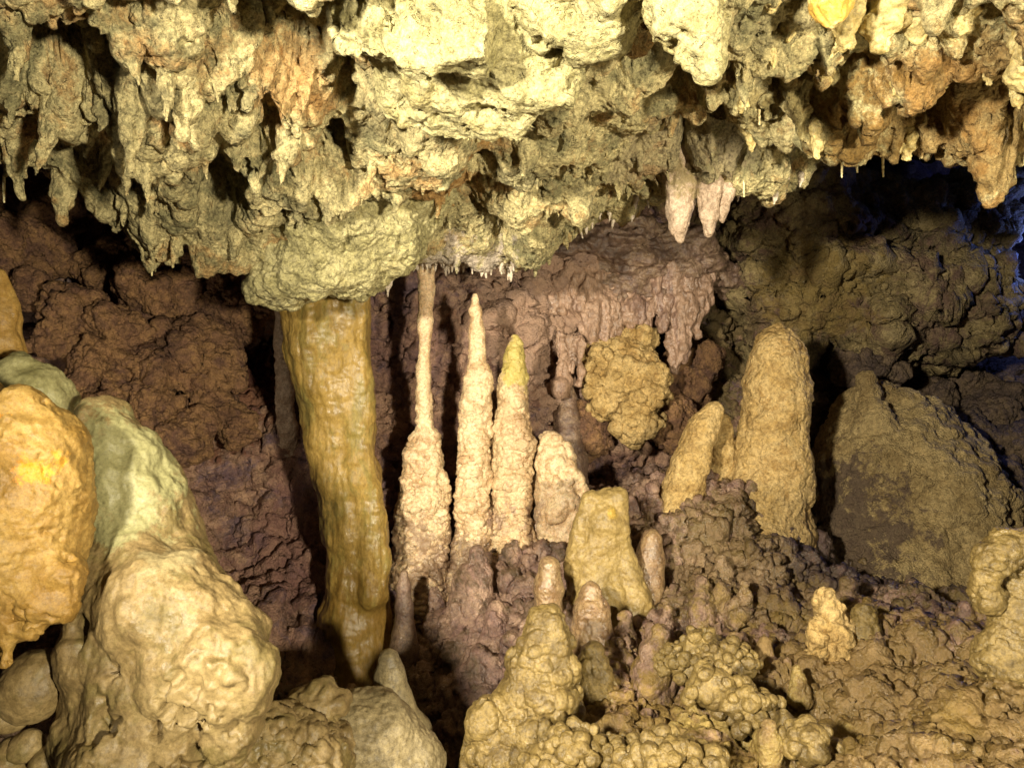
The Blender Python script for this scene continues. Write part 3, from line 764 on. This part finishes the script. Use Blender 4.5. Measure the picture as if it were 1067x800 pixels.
# wall formations
b = Blob(0.04)
for i in range(26):
    px = 540 + i * 7.4 + RNG.uniform(-3, 3); top = 285 + RNG.uniform(-8, 8)
    bot = (330 + 55 * RNG.rand() + 12 * math.sin(i * 0.6)) if px < 630 or px > 700 else 318 + 34 * RNG.rand()
    dy = 0.1 * abs(i - 10) / 13 + RNG.uniform(0, 0.05)
    b.chain([(px, top, 15, 4.4 + dy), (px, (top + bot) / 2, RNG.uniform(7, 12), 4.34 + dy), (px + RNG.uniform(-4, 4), bot, RNG.uniform(2, 4), 4.3 + dy)], 4.3, k=0.03)
for px in (583, 590, 596, 603):
    b.chain([(px, 350, 6, 4.22), (px, RNG.uniform(385, 408), 2, 4.18)], 4.2, k=0.012)
form('flowstone_curtain', 'pinkish brown dripping flowstone curtain on the back wall', 'flowstone', b, 'drape', [('fbm', 0.2, 0.05, 3), ('fbm', (0.06, 0.06, 0.2), 0.025, 4), ('fbm', 0.03, 0.006, 3)], 0.0065, P(620, 400, 4.4), seed=3)
b = Blob(0.1).chain([(545, 268, 12, 4.5), (600, 256, 22, 4.42), (660, 258, 26, 4.42), (720, 270, 24, 4.55), (765, 290, 16, 4.75)], 4.4).chain([(590, 285, 16, 4.5), (640, 292, 18, 4.48), (700, 300, 20, 4.6)], 4.4)
form('flowstone_ledge', 'smooth grey brown flowstone ledge under the ceiling above the curtain', 'flowstone', b, 'purple', [('fbm', (0.3, 0.3, 0.1), 0.06, 4), ('fbm', 0.08, 0.015, 4), ('fbm', 0.03, 0.006, 2)], 0.0075, P(640, 300, 4.4), seed=4)
b = Blob(0.05)
for (px, py, r, Y) in [(632, 378, 14, 4.3), (655, 385, 14, 4.25), (624, 402, 11, 4.25), (645, 405, 20, 4.25), (675, 392, 13, 4.2), (664, 425, 18, 4.2), (662, 440, 13, 4.2), (664, 454, 7, 4.2), (648, 366, 10, 4.35)]:
    b.poly(P(px, py, Y), r * S * Y, 8, px)
g = np.random.RandomState(5)
for (cx, cy, rx, ry, n_) in [(640, 388, 30, 24, 26), (668, 425, 20, 26, 16), (626, 415, 16, 20, 10), (684, 384, 9, 12, 7)]:
    for i in range(n_):
        an, rr = g.uniform(0, 6.28), g.uniform(0.3, 1.0)
        b.ell(P(cx + rx * rr * math.cos(an), cy + ry * rr * math.sin(an), 4.2 + 0.13 * rr * g.rand()), g.uniform(3, 8.5) * S * 4.2, 0.012)
for i in range(7):
    b.chain([(662, 412, 5, 4.12), (646 + i * 7, 456 - abs(i - 3) * 5, 6, 4.14)], 4.1, k=0.01)
b.chain([(640, 385, 34, 4.4), (650, 420, 34, 4.6), (650, 430, 30, 4.8)], 4.3).chain([(660, 350, 20, 4.5), (650, 380, 24, 4.4)], 4.4)
form('coral_boulder', 'lumpy olive rock bristling with coral knobs hanging on the back wall', 'rock', b, 'tan', CORAL, 0.0055, P(655, 460, 4.2), seed=5, amp=0.8)
b = Blob(0.04)
g = np.random.RandomState(3)
for i in range(46):
    px, py = g.uniform(800, 1015), g.uniform(215, 365)
    if py > 365 - abs(px - 890) * 0.18: continue
    Y = 4.75 + (px - 900) * 0.0015 + g.uniform(-0.15, 0.2) + (300 - py) * 0.002
    b.poly(P(px, py, Y), g.uniform(16, 42) * S * Y, 9, i)
for (px, py, r, Y) in [(850, 280, 50, 5.0), (930, 285, 55, 5.1), (990, 290, 40, 5.2)]:
    b.ell(P(px, py, Y), r * S * Y)
form('rock_shelf', 'big overhanging olive brown rock shelf at the back right', 'rock', b, 'shelf', [('ridge', 0.5, 0.06, 3), ('dome', 0.2, 0.07), ('fbm', 0.16, 0.04, 4), ('dome', 0.08, 0.045), ('fbm', 0.05, 0.02, 4), ('dome', 0.03, 0.01)], 0.0085, P(900, 370, 4.7), seed=6)

# boulders at back right
variants, blocks_ = [], []
for i in range(6):
    b = Blob(0.06)
    b.k = 0.012
    for j in range(3):
        b.poly(RNG.uniform(-0.05, 0.05, 3), RNG.uniform(0.08, 0.12), 9, i * 7 + j)
    V, Q = b.mesh(0.006); V = detail(V, Q, [('fbm', 0.14, 0.03, 4), ('ridge', 0.07, 0.01, 4), ('dome', 0.03, 0.012), ('fbm', 0.014, 0.006, 3)], 1, i * 5.0)
    for kk, L_ in (('boulder', variants), ('block', blocks_)):
        me = mesh_from(kk, V, Q); me.materials.append(M[kk]); L_.append(me)
BG = 'dark boulders piled at the back right'


def boulder(px, py, Y, s, lab, grp=BG, name='boulder'):
    o = bpy.data.objects.new(name, (variants if name == 'boulder' else blocks_)[random.randrange(6)]); COL.objects.link(o)
    o.location = P(px, py, Y); o.rotation_euler = [random.uniform(-3, 3) for _ in range(3)]
    o.scale = [s * random.uniform(0.8, 1.25) for _ in range(3)]
    tag(o, lab, 'boulder', grp)


for (px, py, Y, s_, lab) in [(612, 455, 4.35, 1.0, 'brown block low on the back wall just left of the hanging coral rock'), (695, 445, 4.45, 1.2, 'brown block on the wall right below the hanging coral rock'),
                             (700, 385, 4.75, 1.6, 'brown block in the shadow right of the hanging coral rock')]:
    boulder(px, py, Y, s_, lab, None, 'rock_block')
boulder(902, 388, 4.6, 1.4, 'pale flat boulder just behind the tip of the brown mound')
for (px, py, Y, s) in [(850, 395, 4.9, 1.2), (875, 420, 4.8, 0.9), (950, 395, 5.2, 1.2), (985, 380, 5.4, 1.3), (1010, 410, 5.2, 1.2), (1040, 380, 5.6, 1.5), (1060, 420, 5.2, 1.4), (975, 425, 5.0, 1.1), (1030, 445, 5.0, 1.3),
                       (1000, 460, 4.8, 1.1), (1060, 470, 4.7, 1.4), (970, 470, 4.8, 0.9), (1020, 500, 4.5, 1.2), (1055, 520, 4.3, 1.2), (1000, 530, 4.3, 1.0), (1040, 550, 4.0, 1.0), (1060, 340, 5.8, 1.6), (1015, 345, 5.7, 1.4),
                       (840, 430, 4.7, 0.8), (1090, 380, 5.6, 1.6), (1090, 540, 4.0, 1.3), (985, 560, 4.0, 0.7)]:
    boulder(px, py, Y, s, 'dark angular boulder in the pile at the back right of the cave')
WG = 'brown blocks on the left back wall'
for (px, py, Y, s, lab) in [(25, 262, 3.85, 1.2, 0), (70, 330, 3.6, 1.1, 0), (108, 282, 3.95, 1.3, 0), (150, 300, 3.75, 1.0, 0), (205, 296, 3.9, 1.2, 0), (55, 232, 4.05, 1.2, 0), (140, 392, 3.6, 1.5, 0), (218, 372, 3.75, 1.4, 0), (100, 430, 3.5, 0.9, 0), (192, 455, 3.55, 0.9, 0), (240, 325, 3.95, 0.9, 0), (180, 245, 4.05, 1.3, 0), (248, 445, 3.7, 0.7, 0), (88, 384, 3.5, 0.8, 0), (235, 272, 4.1, 0.9, 0), (125, 340, 3.6, 0.8, 0), (170, 345, 3.8, 1.2, 0), (40, 300, 3.7, 0.8, 0), (165, 425, 3.5, 0.7, 0), (225, 420, 3.7, 0.9, 0), (10, 215, 4.0, 1.0, 0), (128, 245, 4.1, 1.0, 0)]:
    boulder(px, py, Y, s, 'brown rock block set in the shadowed back wall at left', WG, 'rock_block')

stumps = []
for i in range(6):
    b = Blob(0.02).cone((0, 0, -0.06), 0.05, (0.004, 0, 0.02), 0.036).cone((0.004, 0, 0.02), 0.036, (RNG.uniform(-.01, .01), 0, RNG.uniform(0.05, 0.11)), RNG.uniform(0.016, 0.028))
    if i % 2: b.cone((0.03, -0.02, -0.04), 0.03, (0.034, -0.02, 0.03), 0.018)
    V, Q = b.mesh(0.0045); V = detail(V, Q, KNOBBY if i % 3 else RIPPLE, 0.45, i * 4.0)
    me = mesh_from('small_stump', V, Q); me.materials.append(M['floor']); stumps.append(me)
for i in range(46):
    px, py = [(random.uniform(400, 580), random.uniform(570, 680)), (random.uniform(640, 760), random.uniform(520, 680)), (random.uniform(760, 1040), random.uniform(560, 780))][i % 3]
    ys_ = np.arange(1.8, 4.5, 0.01); k = np.where(floor_f((px - 533.5) * S * ys_, ys_) > CZ - (py - 400) * S * ys_)[0]
    if not len(k): continue
    Y = ys_[k[0]]; p = P(px, py, Y)
    o = bpy.data.objects.new('small_stump', stumps[random.randrange(6)]); COL.objects.link(o)
    o.location = (p[0], Y, p[2] - 0.02); o.scale = [random.uniform(0.5, 1.1)] * 3; o.rotation_euler = (random.uniform(-.2, .2), random.uniform(-.2, .2), random.uniform(-3, 3))
    tag(o, 'little knobbly stump among the popcorn of the cave floor', 'stalagmite', 'little stumps on the popcorn floor')

# nodule clusters in the foreground
def cluster(lab, spots, Y, rr, mat, n, spread, seed=0, group=None):
    e = bpy.data.objects.new('popcorn_cluster', None); COL.objects.link(e)
    cx, cy = spots[0]
    base = P(cx, cy, Y); e.location = base
    tag(e, lab, 'calcite popcorn', group)
    b = Blob(0.03)
    for (px, py) in spots:
        b.ell(P(px, py, Y), np.array([1, 1, 0.75]) * spread)
    V, Q = b.mesh(0.006); V = detail(V, Q, [('fbm', 0.1, 0.02, 3), ('dome', 0.04, 0.012)], 1, seed)
    link('crust', V - base, Q, M[mat], None, e)
    N = normals(V, Q)
    ok = np.where((N[:, 1] < 0.35) & (N[:, 2] > -0.5))[0]
    for i in RNG.choice(ok, n, replace=False):
        r = RNG.uniform(*rr)
        o = bpy.data.objects.new('nodule', nod[RNG.randint(4)]); COL.objects.link(o)
        o.data.materials
        o.location = V[i] + N[i] * r * 0.35 - base; o.scale = [r * RNG.uniform(0.85, 1.15) for _ in range(3)]
        o.rotation_euler = RNG.uniform(-3, 3, 3); o.parent = e
    return e


nod = []
for i in range(4):
    V, Q = Blob(0.3).ell((0, 0, 0), 1.0).ell(RNG.uniform(-.4, .4, 3), 0.7).mesh(0.13)
    V = detail(V, Q, [('fbm', 0.8, 0.1, 3), ('dome', 0.6, 0.08)], 1, i * 3.0)
    me = mesh_from('nodule', V, Q); me.materials.append(M['knob']); nod.append(me)
cluster('ochre cauliflower popcorn cluster at the bottom edge right of the front stalagmite', [(605, 780), (640, 790), (575, 800)], 2.1, (0.007, 0.024), 'knob', 95, 0.07, 1)
cluster('brown cauliflower popcorn cluster at the bottom edge near the middle right', [(690, 790), (725, 800), (665, 805)], 1.95, (0.007, 0.026), 'knob', 95, 0.06, 2)
cluster('bunch of smooth round ochre nodules on the right foreground slope', [(765, 730), (740, 715), (790, 745)], 2.2, (0.012, 0.026), 'knob', 60, 0.065, 3)
cluster('few large smooth nodules right of the nodule bunch', [(840, 770), (850, 785)], 2.0, (0.016, 0.034), 'knob', 18, 0.05, 4)
cluster('mossy looking ochre popcorn heap on the slope above the nodule bunch', [(735, 680), (755, 690), (715, 690)], 2.45, (0.008, 0.02), 'knob', 90, 0.08, 5)

# ------------------------------------------------------------------ hanging things
b = Blob(0.07)
for (px, py, r, Y) in [(285, 240, 46, 2.9), (296, 280, 38, 2.9), (345, 268, 52, 2.85), (388, 240, 52, 2.87), (412, 205, 50, 2.9), (350, 215, 62, 2.8), (262, 222, 26, 2.85), (308, 302, 18, 2.95), (272, 300, 18, 2.92), (375, 285, 22, 2.95), (440, 180, 36, 2.85)]:
    b.ell(P(px, py, Y), (r * S * Y, r * S * Y, r * S * Y * 0.9))
form('hanging_rock', 'large pale green pitted rock hanging from the ceiling above the thick column', 'hanging rock', b, 'pale', KARST, 0.0046, P(340, 200, 3.0), seed=1, amp=0.75)
b = Blob(0.03).poly(P(480, 40, 1.8), 0.19, 9, 3).poly(P(430, 15, 1.75), 0.16, 9, 5).poly(P(535, 70, 1.9), 0.12, 9, 8).poly(P(440, 75, 1.9), 0.1, 9, 9)
form('hanging_rock', 'pale pitted ceiling slab at the top centre left of the white block', 'hanging rock', b, 'pale', KARST, 0.005, P(480, 0, 1.85), seed=2, amp=0.7)
b = Blob(0.03).poly(P(610, 5, 1.62), 0.11, 9, 13).poly(P(565, 5, 1.62), 0.09, 9, 15).poly(P(645, -2, 1.62), 0.09, 9, 18).ell(P(620, 30, 1.62), (0.08, 0.07, 0.05))
form('hanging_rock', 'bright white rounded block at the top centre of the ceiling', 'hanging rock', b, 'pale', KARST, 0.0045, P(610, -40, 1.7), seed=3, amp=0.6)
b = Blob(0.05).chain([(704, -30, 42), (716, 10, 34), (728, 40, 25), (739, 66, 13)], 1.5)
form('hanging_rock', 'pale blunt tooth shaped rock hanging at the top right of centre', 'hanging rock', b, 'pale', KARST, 0.0042, P(715, -60, 1.7), seed=4, amp=0.6)

TG = 'large stalactites on the ceiling'
TS = [('fbm', (0.06, 0.06, 0.12), 0.02, 4), ('dome', (0.03, 0.03, 0.05), 0.008), ('fbm', 0.02, 0.004, 3)]


def tite(lab, pts, Y, mat='ceiling', **k):
    return stal('stalactite', lab, pts, Y, mat, TS, cat='stalactite', group=TG, seed=pts[0][0] * 0.07, **k)


tite('pinkish stalactite with a white tip hanging over the dark gap', [(712, 165, 26), (712, 190, 18), (708, 215, 13), (708, 236, 8), (709, 250, 3)], 2.85, 'pink', amp=0.5)
e = bpy.data.objects.new('stalactite', None); COL.objects.link(e); e.location = P(745, 180, 2.8)
tag(e, 'twin flat ended tan stalactites right of the pinkish white tipped one', 'stalactite', TG)
for pts in ([(742, 170, 16), (740, 195, 12), (738, 225, 9), (738, 241, 7)], [(762, 170, 14), (757, 195, 8), (753, 220, 5), (752, 229, 4)]):
    V, Q = Blob(0.02).chain(pts, 2.8).mesh(0.0042); V = detail(V, Q, TS, 0.45, pts[0][0])
    link('stalactite_blade', V - P(745, 180, 2.8), Q, M['pink'], None, e)
tite('stubby conical stalactite in the upper left, orange at its root', [(212, 90, 26), (212, 115, 20), (215, 135, 14), (218, 152, 9)], 2.2, amp=0.7)
tite('square ended pale stalactite left of the stubby cone', [(158, 85, 18), (158, 115, 15), (160, 142, 13)], 2.2, amp=0.6)
tite('long pale stalactite with two fins at far upper left', [(66, 70, 20), (75, 100, 14), (82, 125, 8), (86, 145, 3)], 2.1, amp=0.7)
tite('cream pendant among the nubs at the top left', [(130, 20, 20), (134, 45, 15), (133, 66, 8)], 1.8, amp=0.7)
tite('pale leaning stalactite above the dark pit left of centre', [(375, 40, 22), (388, 75, 16), (394, 105, 10), (396, 118, 5)], 2.1, amp=0.7)
tite('orange ribbed stalactite at the edge of the hanging rock', [(372, 140, 14), (380, 170, 10), (388, 195, 6), (392, 203, 3)], 2.5, amp=0.6)
tite('drooping pale lobe at the low left tip of the ceiling', [(160, 225, 22), (160, 250, 15), (157, 268, 8), (158, 280, 3)], 2.75, amp=0.7)
tite('pale hanging fin beside the dark cleft left of the hanging rock', [(205, 175, 26), (208, 205, 22), (200, 235, 14), (190, 250, 6)], 2.7, amp=0.8)
tite('cream curtain stalactite in the rounded hollow of the ceiling', [(530, 110, 20), (545, 135, 16), (550, 160, 10), (545, 182, 4)], 2.4, amp=0.7)
tite('slim yellow stalactite on the lower centre of the ceiling', [(572, 185, 10), (575, 205, 6), (572, 222, 2)], 2.85, amp=0.5)
tite('bright yellow orange dripstone at the top edge right of centre', [(868, -15, 26), (866, 5, 20), (864, 22, 8)], 1.65, 'bulb', amp=0.5)

BGp = 'golden dripstone bulbs on the right part of the ceiling'
bulbs = []
for i in range(6):
    b = Blob(0.02).cone((0, 0, 0.05), 0.05, (0.005, 0, -0.02), 0.038).cone((0.005, 0, -0.02), 0.036, (RNG.uniform(-.01, .01), RNG.uniform(-.01, .01), -RNG.uniform(0.05, 0.085)), RNG.uniform(0.012, 0.024))
    b.ell((0.03, -0.02, 0.0), 0.025)
    V, Q = b.mesh(0.0042); V = detail(V, Q, [('fbm', 0.06, 0.018, 4), ('fbm', 0.02, 0.004, 3)], 1, i * 4.0)
    me = mesh_from('dripstone_bulb', V, Q); me.materials.append(M['bulb']); bulbs.append(me)


def hang(name, mes, x, y, s, sz, lab, cat, grp, dz=0.02):
    o = bpy.data.objects.new(name, mes[random.randrange(len(mes))]); COL.objects.link(o)
    o.location = (x, y, ceil_z(x, y) + dz); o.rotation_euler = (random.uniform(-.12, .12), random.uniform(-.12, .12), random.uniform(-3, 3))
    o.scale = (s, s, s * sz); tag(o, lab, cat, grp)
    return o


n = 0
while n < 60:
    px = random.uniform(770, 1090); Y = random.uniform(1.65, 2.6)
    x = (px - 533.5) * S * Y
    if px > 985 and Y > 2.35: continue
    hang('dripstone_bulb', bulbs, x, Y, random.uniform(0.3, 0.75) ** 1.0 * random.choice((0.8, 1, 1.7)), random.uniform(0.7, 1.4), 'rounded golden dripstone bulb on the right side of the ceiling', 'dripstone', BGp); n += 1
nubs = []
for i in range(8):
    L = RNG.uniform(0.07, 0.13); dx, dy = RNG.uniform(-.02, .02, 2)
    b = Blob(0.015).cone((0, 0, 0.04), 0.032, (dx * .4, dy * .4, -L * 0.4), 0.018).cone((dx * .4, dy * .4, -L * 0.4), 0.017, (dx, dy, -L), 0.005)
    if i % 2: b.cone((0.02, 0.01, 0.02), 0.02, (0.026, 0.012, -L * 0.5), 0.007)
    V, Q = b.mesh(0.004); V = detail(V, Q, [('fbm', (0.03, 0.03, 0.06), 0.012, 4), ('dome', 0.016, 0.004)], 1, i * 4.0)
    me = mesh_from('small_stalactite', V, Q); me.materials.append(M['ceiling']); nubs.append(me)
n = 0
while n < 215:
    px = random.uniform(-60, 780); Y = random.uniform(1.6, 3.5)
    x = (px - 533.5) * S * Y
    c = P(340, 240, 2.9)
    if px > 330 and Y < 2.3 and random.random() < 0.8: continue
    if (x - c[0]) ** 2 + (Y - c[1]) ** 2 < 0.3 ** 2: continue
    if Y > np.interp(px, [l[0] for l in lip], [l[2] for l in lip]) + 0.05: continue
    z = 'left' if px < 300 else 'centre'
    hang('small_stalactite', nubs, x, Y, (random.choice((0.35, 0.5, 0.6, 0.8, 1.0, 1.35)) if px < 330 else random.choice((0.35, 0.5, 0.7))) * random.uniform(0.85, 1.15), random.uniform(0.7, 1.4),
         'small pale stalactite nub crowded among others on the %s of the ceiling' % z, 'stalactite', 'small stalactite nubs on the %s of the ceiling' % z); n += 1
# the whitish fringe where the thin column meets the ceiling, and the lip
fr = []
for i in range(5):
    L = RNG.uniform(0.02, 0.045)
    V, Q = Blob(0.006).cone((0, 0, 0.02), 0.012, (0, 0, 0), 0.009).cone((0, 0, 0), 0.008, (0.002, 0.002, -L), 0.003).mesh(0.0032)
    V = detail(V, Q, [('fbm', 0.012, 0.003, 3)], 1, i * 3.0)
    me = mesh_from('fringe_tooth', V, Q); me.materials.append(M['fringe']); fr.append(me)
for i in range(130):
    px = random.uniform(402, 535) if i < 80 else random.uniform(560, 900)
    Y = np.interp(px, [l[0] for l in lip], [l[2] for l in lip]) + random.uniform(-0.16, 0.03)
    side = 'where the thin column meets the ceiling' if i < 80 else 'along the right half of the ceiling lip'
    hang('fringe_tooth', fr, (px - 533.5) * S * Y, Y, random.uniform(0.7, 1.6), random.uniform(0.8, 1.5), 'tiny whitish drip tooth in the fringe ' + side, 'stalactite', 'tiny teeth ' + side, 0.006)
# soda straws
st = []
for i in range(3):
    V, Q = Blob(0.003).cone((0, 0, 0.04), 0.0055, (0, 0, -0.05), 0.0045).cone((0, 0, -0.05), 0.0045, (0.001, 0, -0.1), 0.004).mesh(0.0024)
    V = detail(V, Q, [('fbm', 0.02, 0.0015, 2)], 1, i)
    me = mesh_from('soda_straw', V, Q); me.materials.append(M['straw']); st.append(me)
for (px, py, L, Y, lab) in [(4, 205, 14, 2.45, 'thin soda straw at the far left end of the ceiling lip'), (200, 268, 18, 2.8, 'thin soda straw under the pale fin left of the hanging rock'),
                            (158, 283, 10, 2.75, 'short soda straw under the drooping lobe at left'), (920, 178, 14, 2.6, 'pale soda straw over the dark gap, rightmost of the straw row'),
                            (893, 176, 9, 2.65, 'short soda straw second from the right in the straw row'), (877, 180, 12, 2.7, 'soda straw on the right ceiling lip, third in the row from right'),
                            (764, 165, 16, 2.7, 'soda straw above the twin flat ended stalactites'), (730, 165, 16, 2.75, 'soda straw between the pinkish stalactite and the twin ones'),
                            (775, 200, 12, 2.75, 'yellow soda straw just right of the twin stalactites'), (791, 125, 12, 2.3, 'soda straw on the nubby ceiling above the right lip'),
                            (594, 165, 14, 2.6, 'soda straw on the centre of the ceiling'), (676, 30, 8, 1.8, 'short white soda straw in the recess beside the tooth rock')]:
    p = P(px, py - L, Y)
    o = bpy.data.objects.new('soda_straw', st[random.randrange(3)]); COL.objects.link(o)
    o.location = p; s = L * S * Y / 0.07; o.scale = (0.9, 0.9, s); tag(o, lab, 'soda straw', 'soda straws on the ceiling')

# ------------------------------------------------------------------ light
def lamp(name, kind, loc, energy, col, target=None, **k):
    l = bpy.data.lights.new(name, kind); l.energy = energy; l.color = col
    for a, v in k.items(): setattr(l, a, v)
    o = bpy.data.objects.new(name, l); COL.objects.link(o); o.location = loc
    if target is not None:
        o.rotation_euler = (Vector(target) - Vector(loc)).to_track_quat('-Z', 'Y').to_euler()
    return o


lamp('warm_spot', 'SPOT', (1.7, -1.5, CZ - 0.15), 1080, (1, 0.9, 0.67), P(280, 350, 2.6), spot_size=math.radians(70), spot_blend=0.8, shadow_soft_size=0.12)
lamp('warm_spot', 'SPOT', (-1.2, -0.35, CZ + 0.45), 1000, (1, 0.91, 0.72), P(790, 470, 3.4), spot_size=math.radians(62), spot_blend=0.75, shadow_soft_size=0.1)
lamp('warm_spot', 'SPOT', (1.75, 1.35, CZ - 0.45), 40, (1, 0.82, 0.48), P(930, 90, 2.0), spot_size=math.radians(100), spot_blend=0.6, shadow_soft_size=0.03)
lamp('warm_spot', 'SPOT', (-1.7, 2.4, CZ - 0.4), 15, (1, 0.85, 0.62), P(150, 390, 4.1), spot_size=math.radians(95), spot_blend=0.8, shadow_soft_size=0.05)  # added fill spot, unseen beside the left masses, to brighten the left wall
lamp('blue_lamp', 'POINT', (3.4, 4.7, CZ + 0.85), 20, (0.15, 0.25, 1.0), shadow_soft_size=0.3)

w = bpy.data.worlds.new('World'); SC.world = w; w.use_nodes = True
w.node_tree.nodes['Background'].inputs[0].default_value = (0.12, 0.16, 0.4, 1)
w.node_tree.nodes['Background'].inputs[1].default_value = 0.025

cam = bpy.data.cameras.new('camera'); co = bpy.data.objects.new('camera', cam); COL.objects.link(co)
co.location = (0, 0, CZ); co.rotation_euler = (math.pi / 2, 0, 0)
cam.sensor_width = 36; cam.lens = 36 / (1067 * S); cam.clip_end = 200; cam.clip_start = 0.01
SC.camera = co
SC.view_settings.view_transform = 'Standard'; SC.view_settings.look = 'None'
SC.view_settings.exposure = 0; SC.view_settings.gamma = 1
SC.cycles.max_bounces = 4; SC.cycles.diffuse_bounces = 2
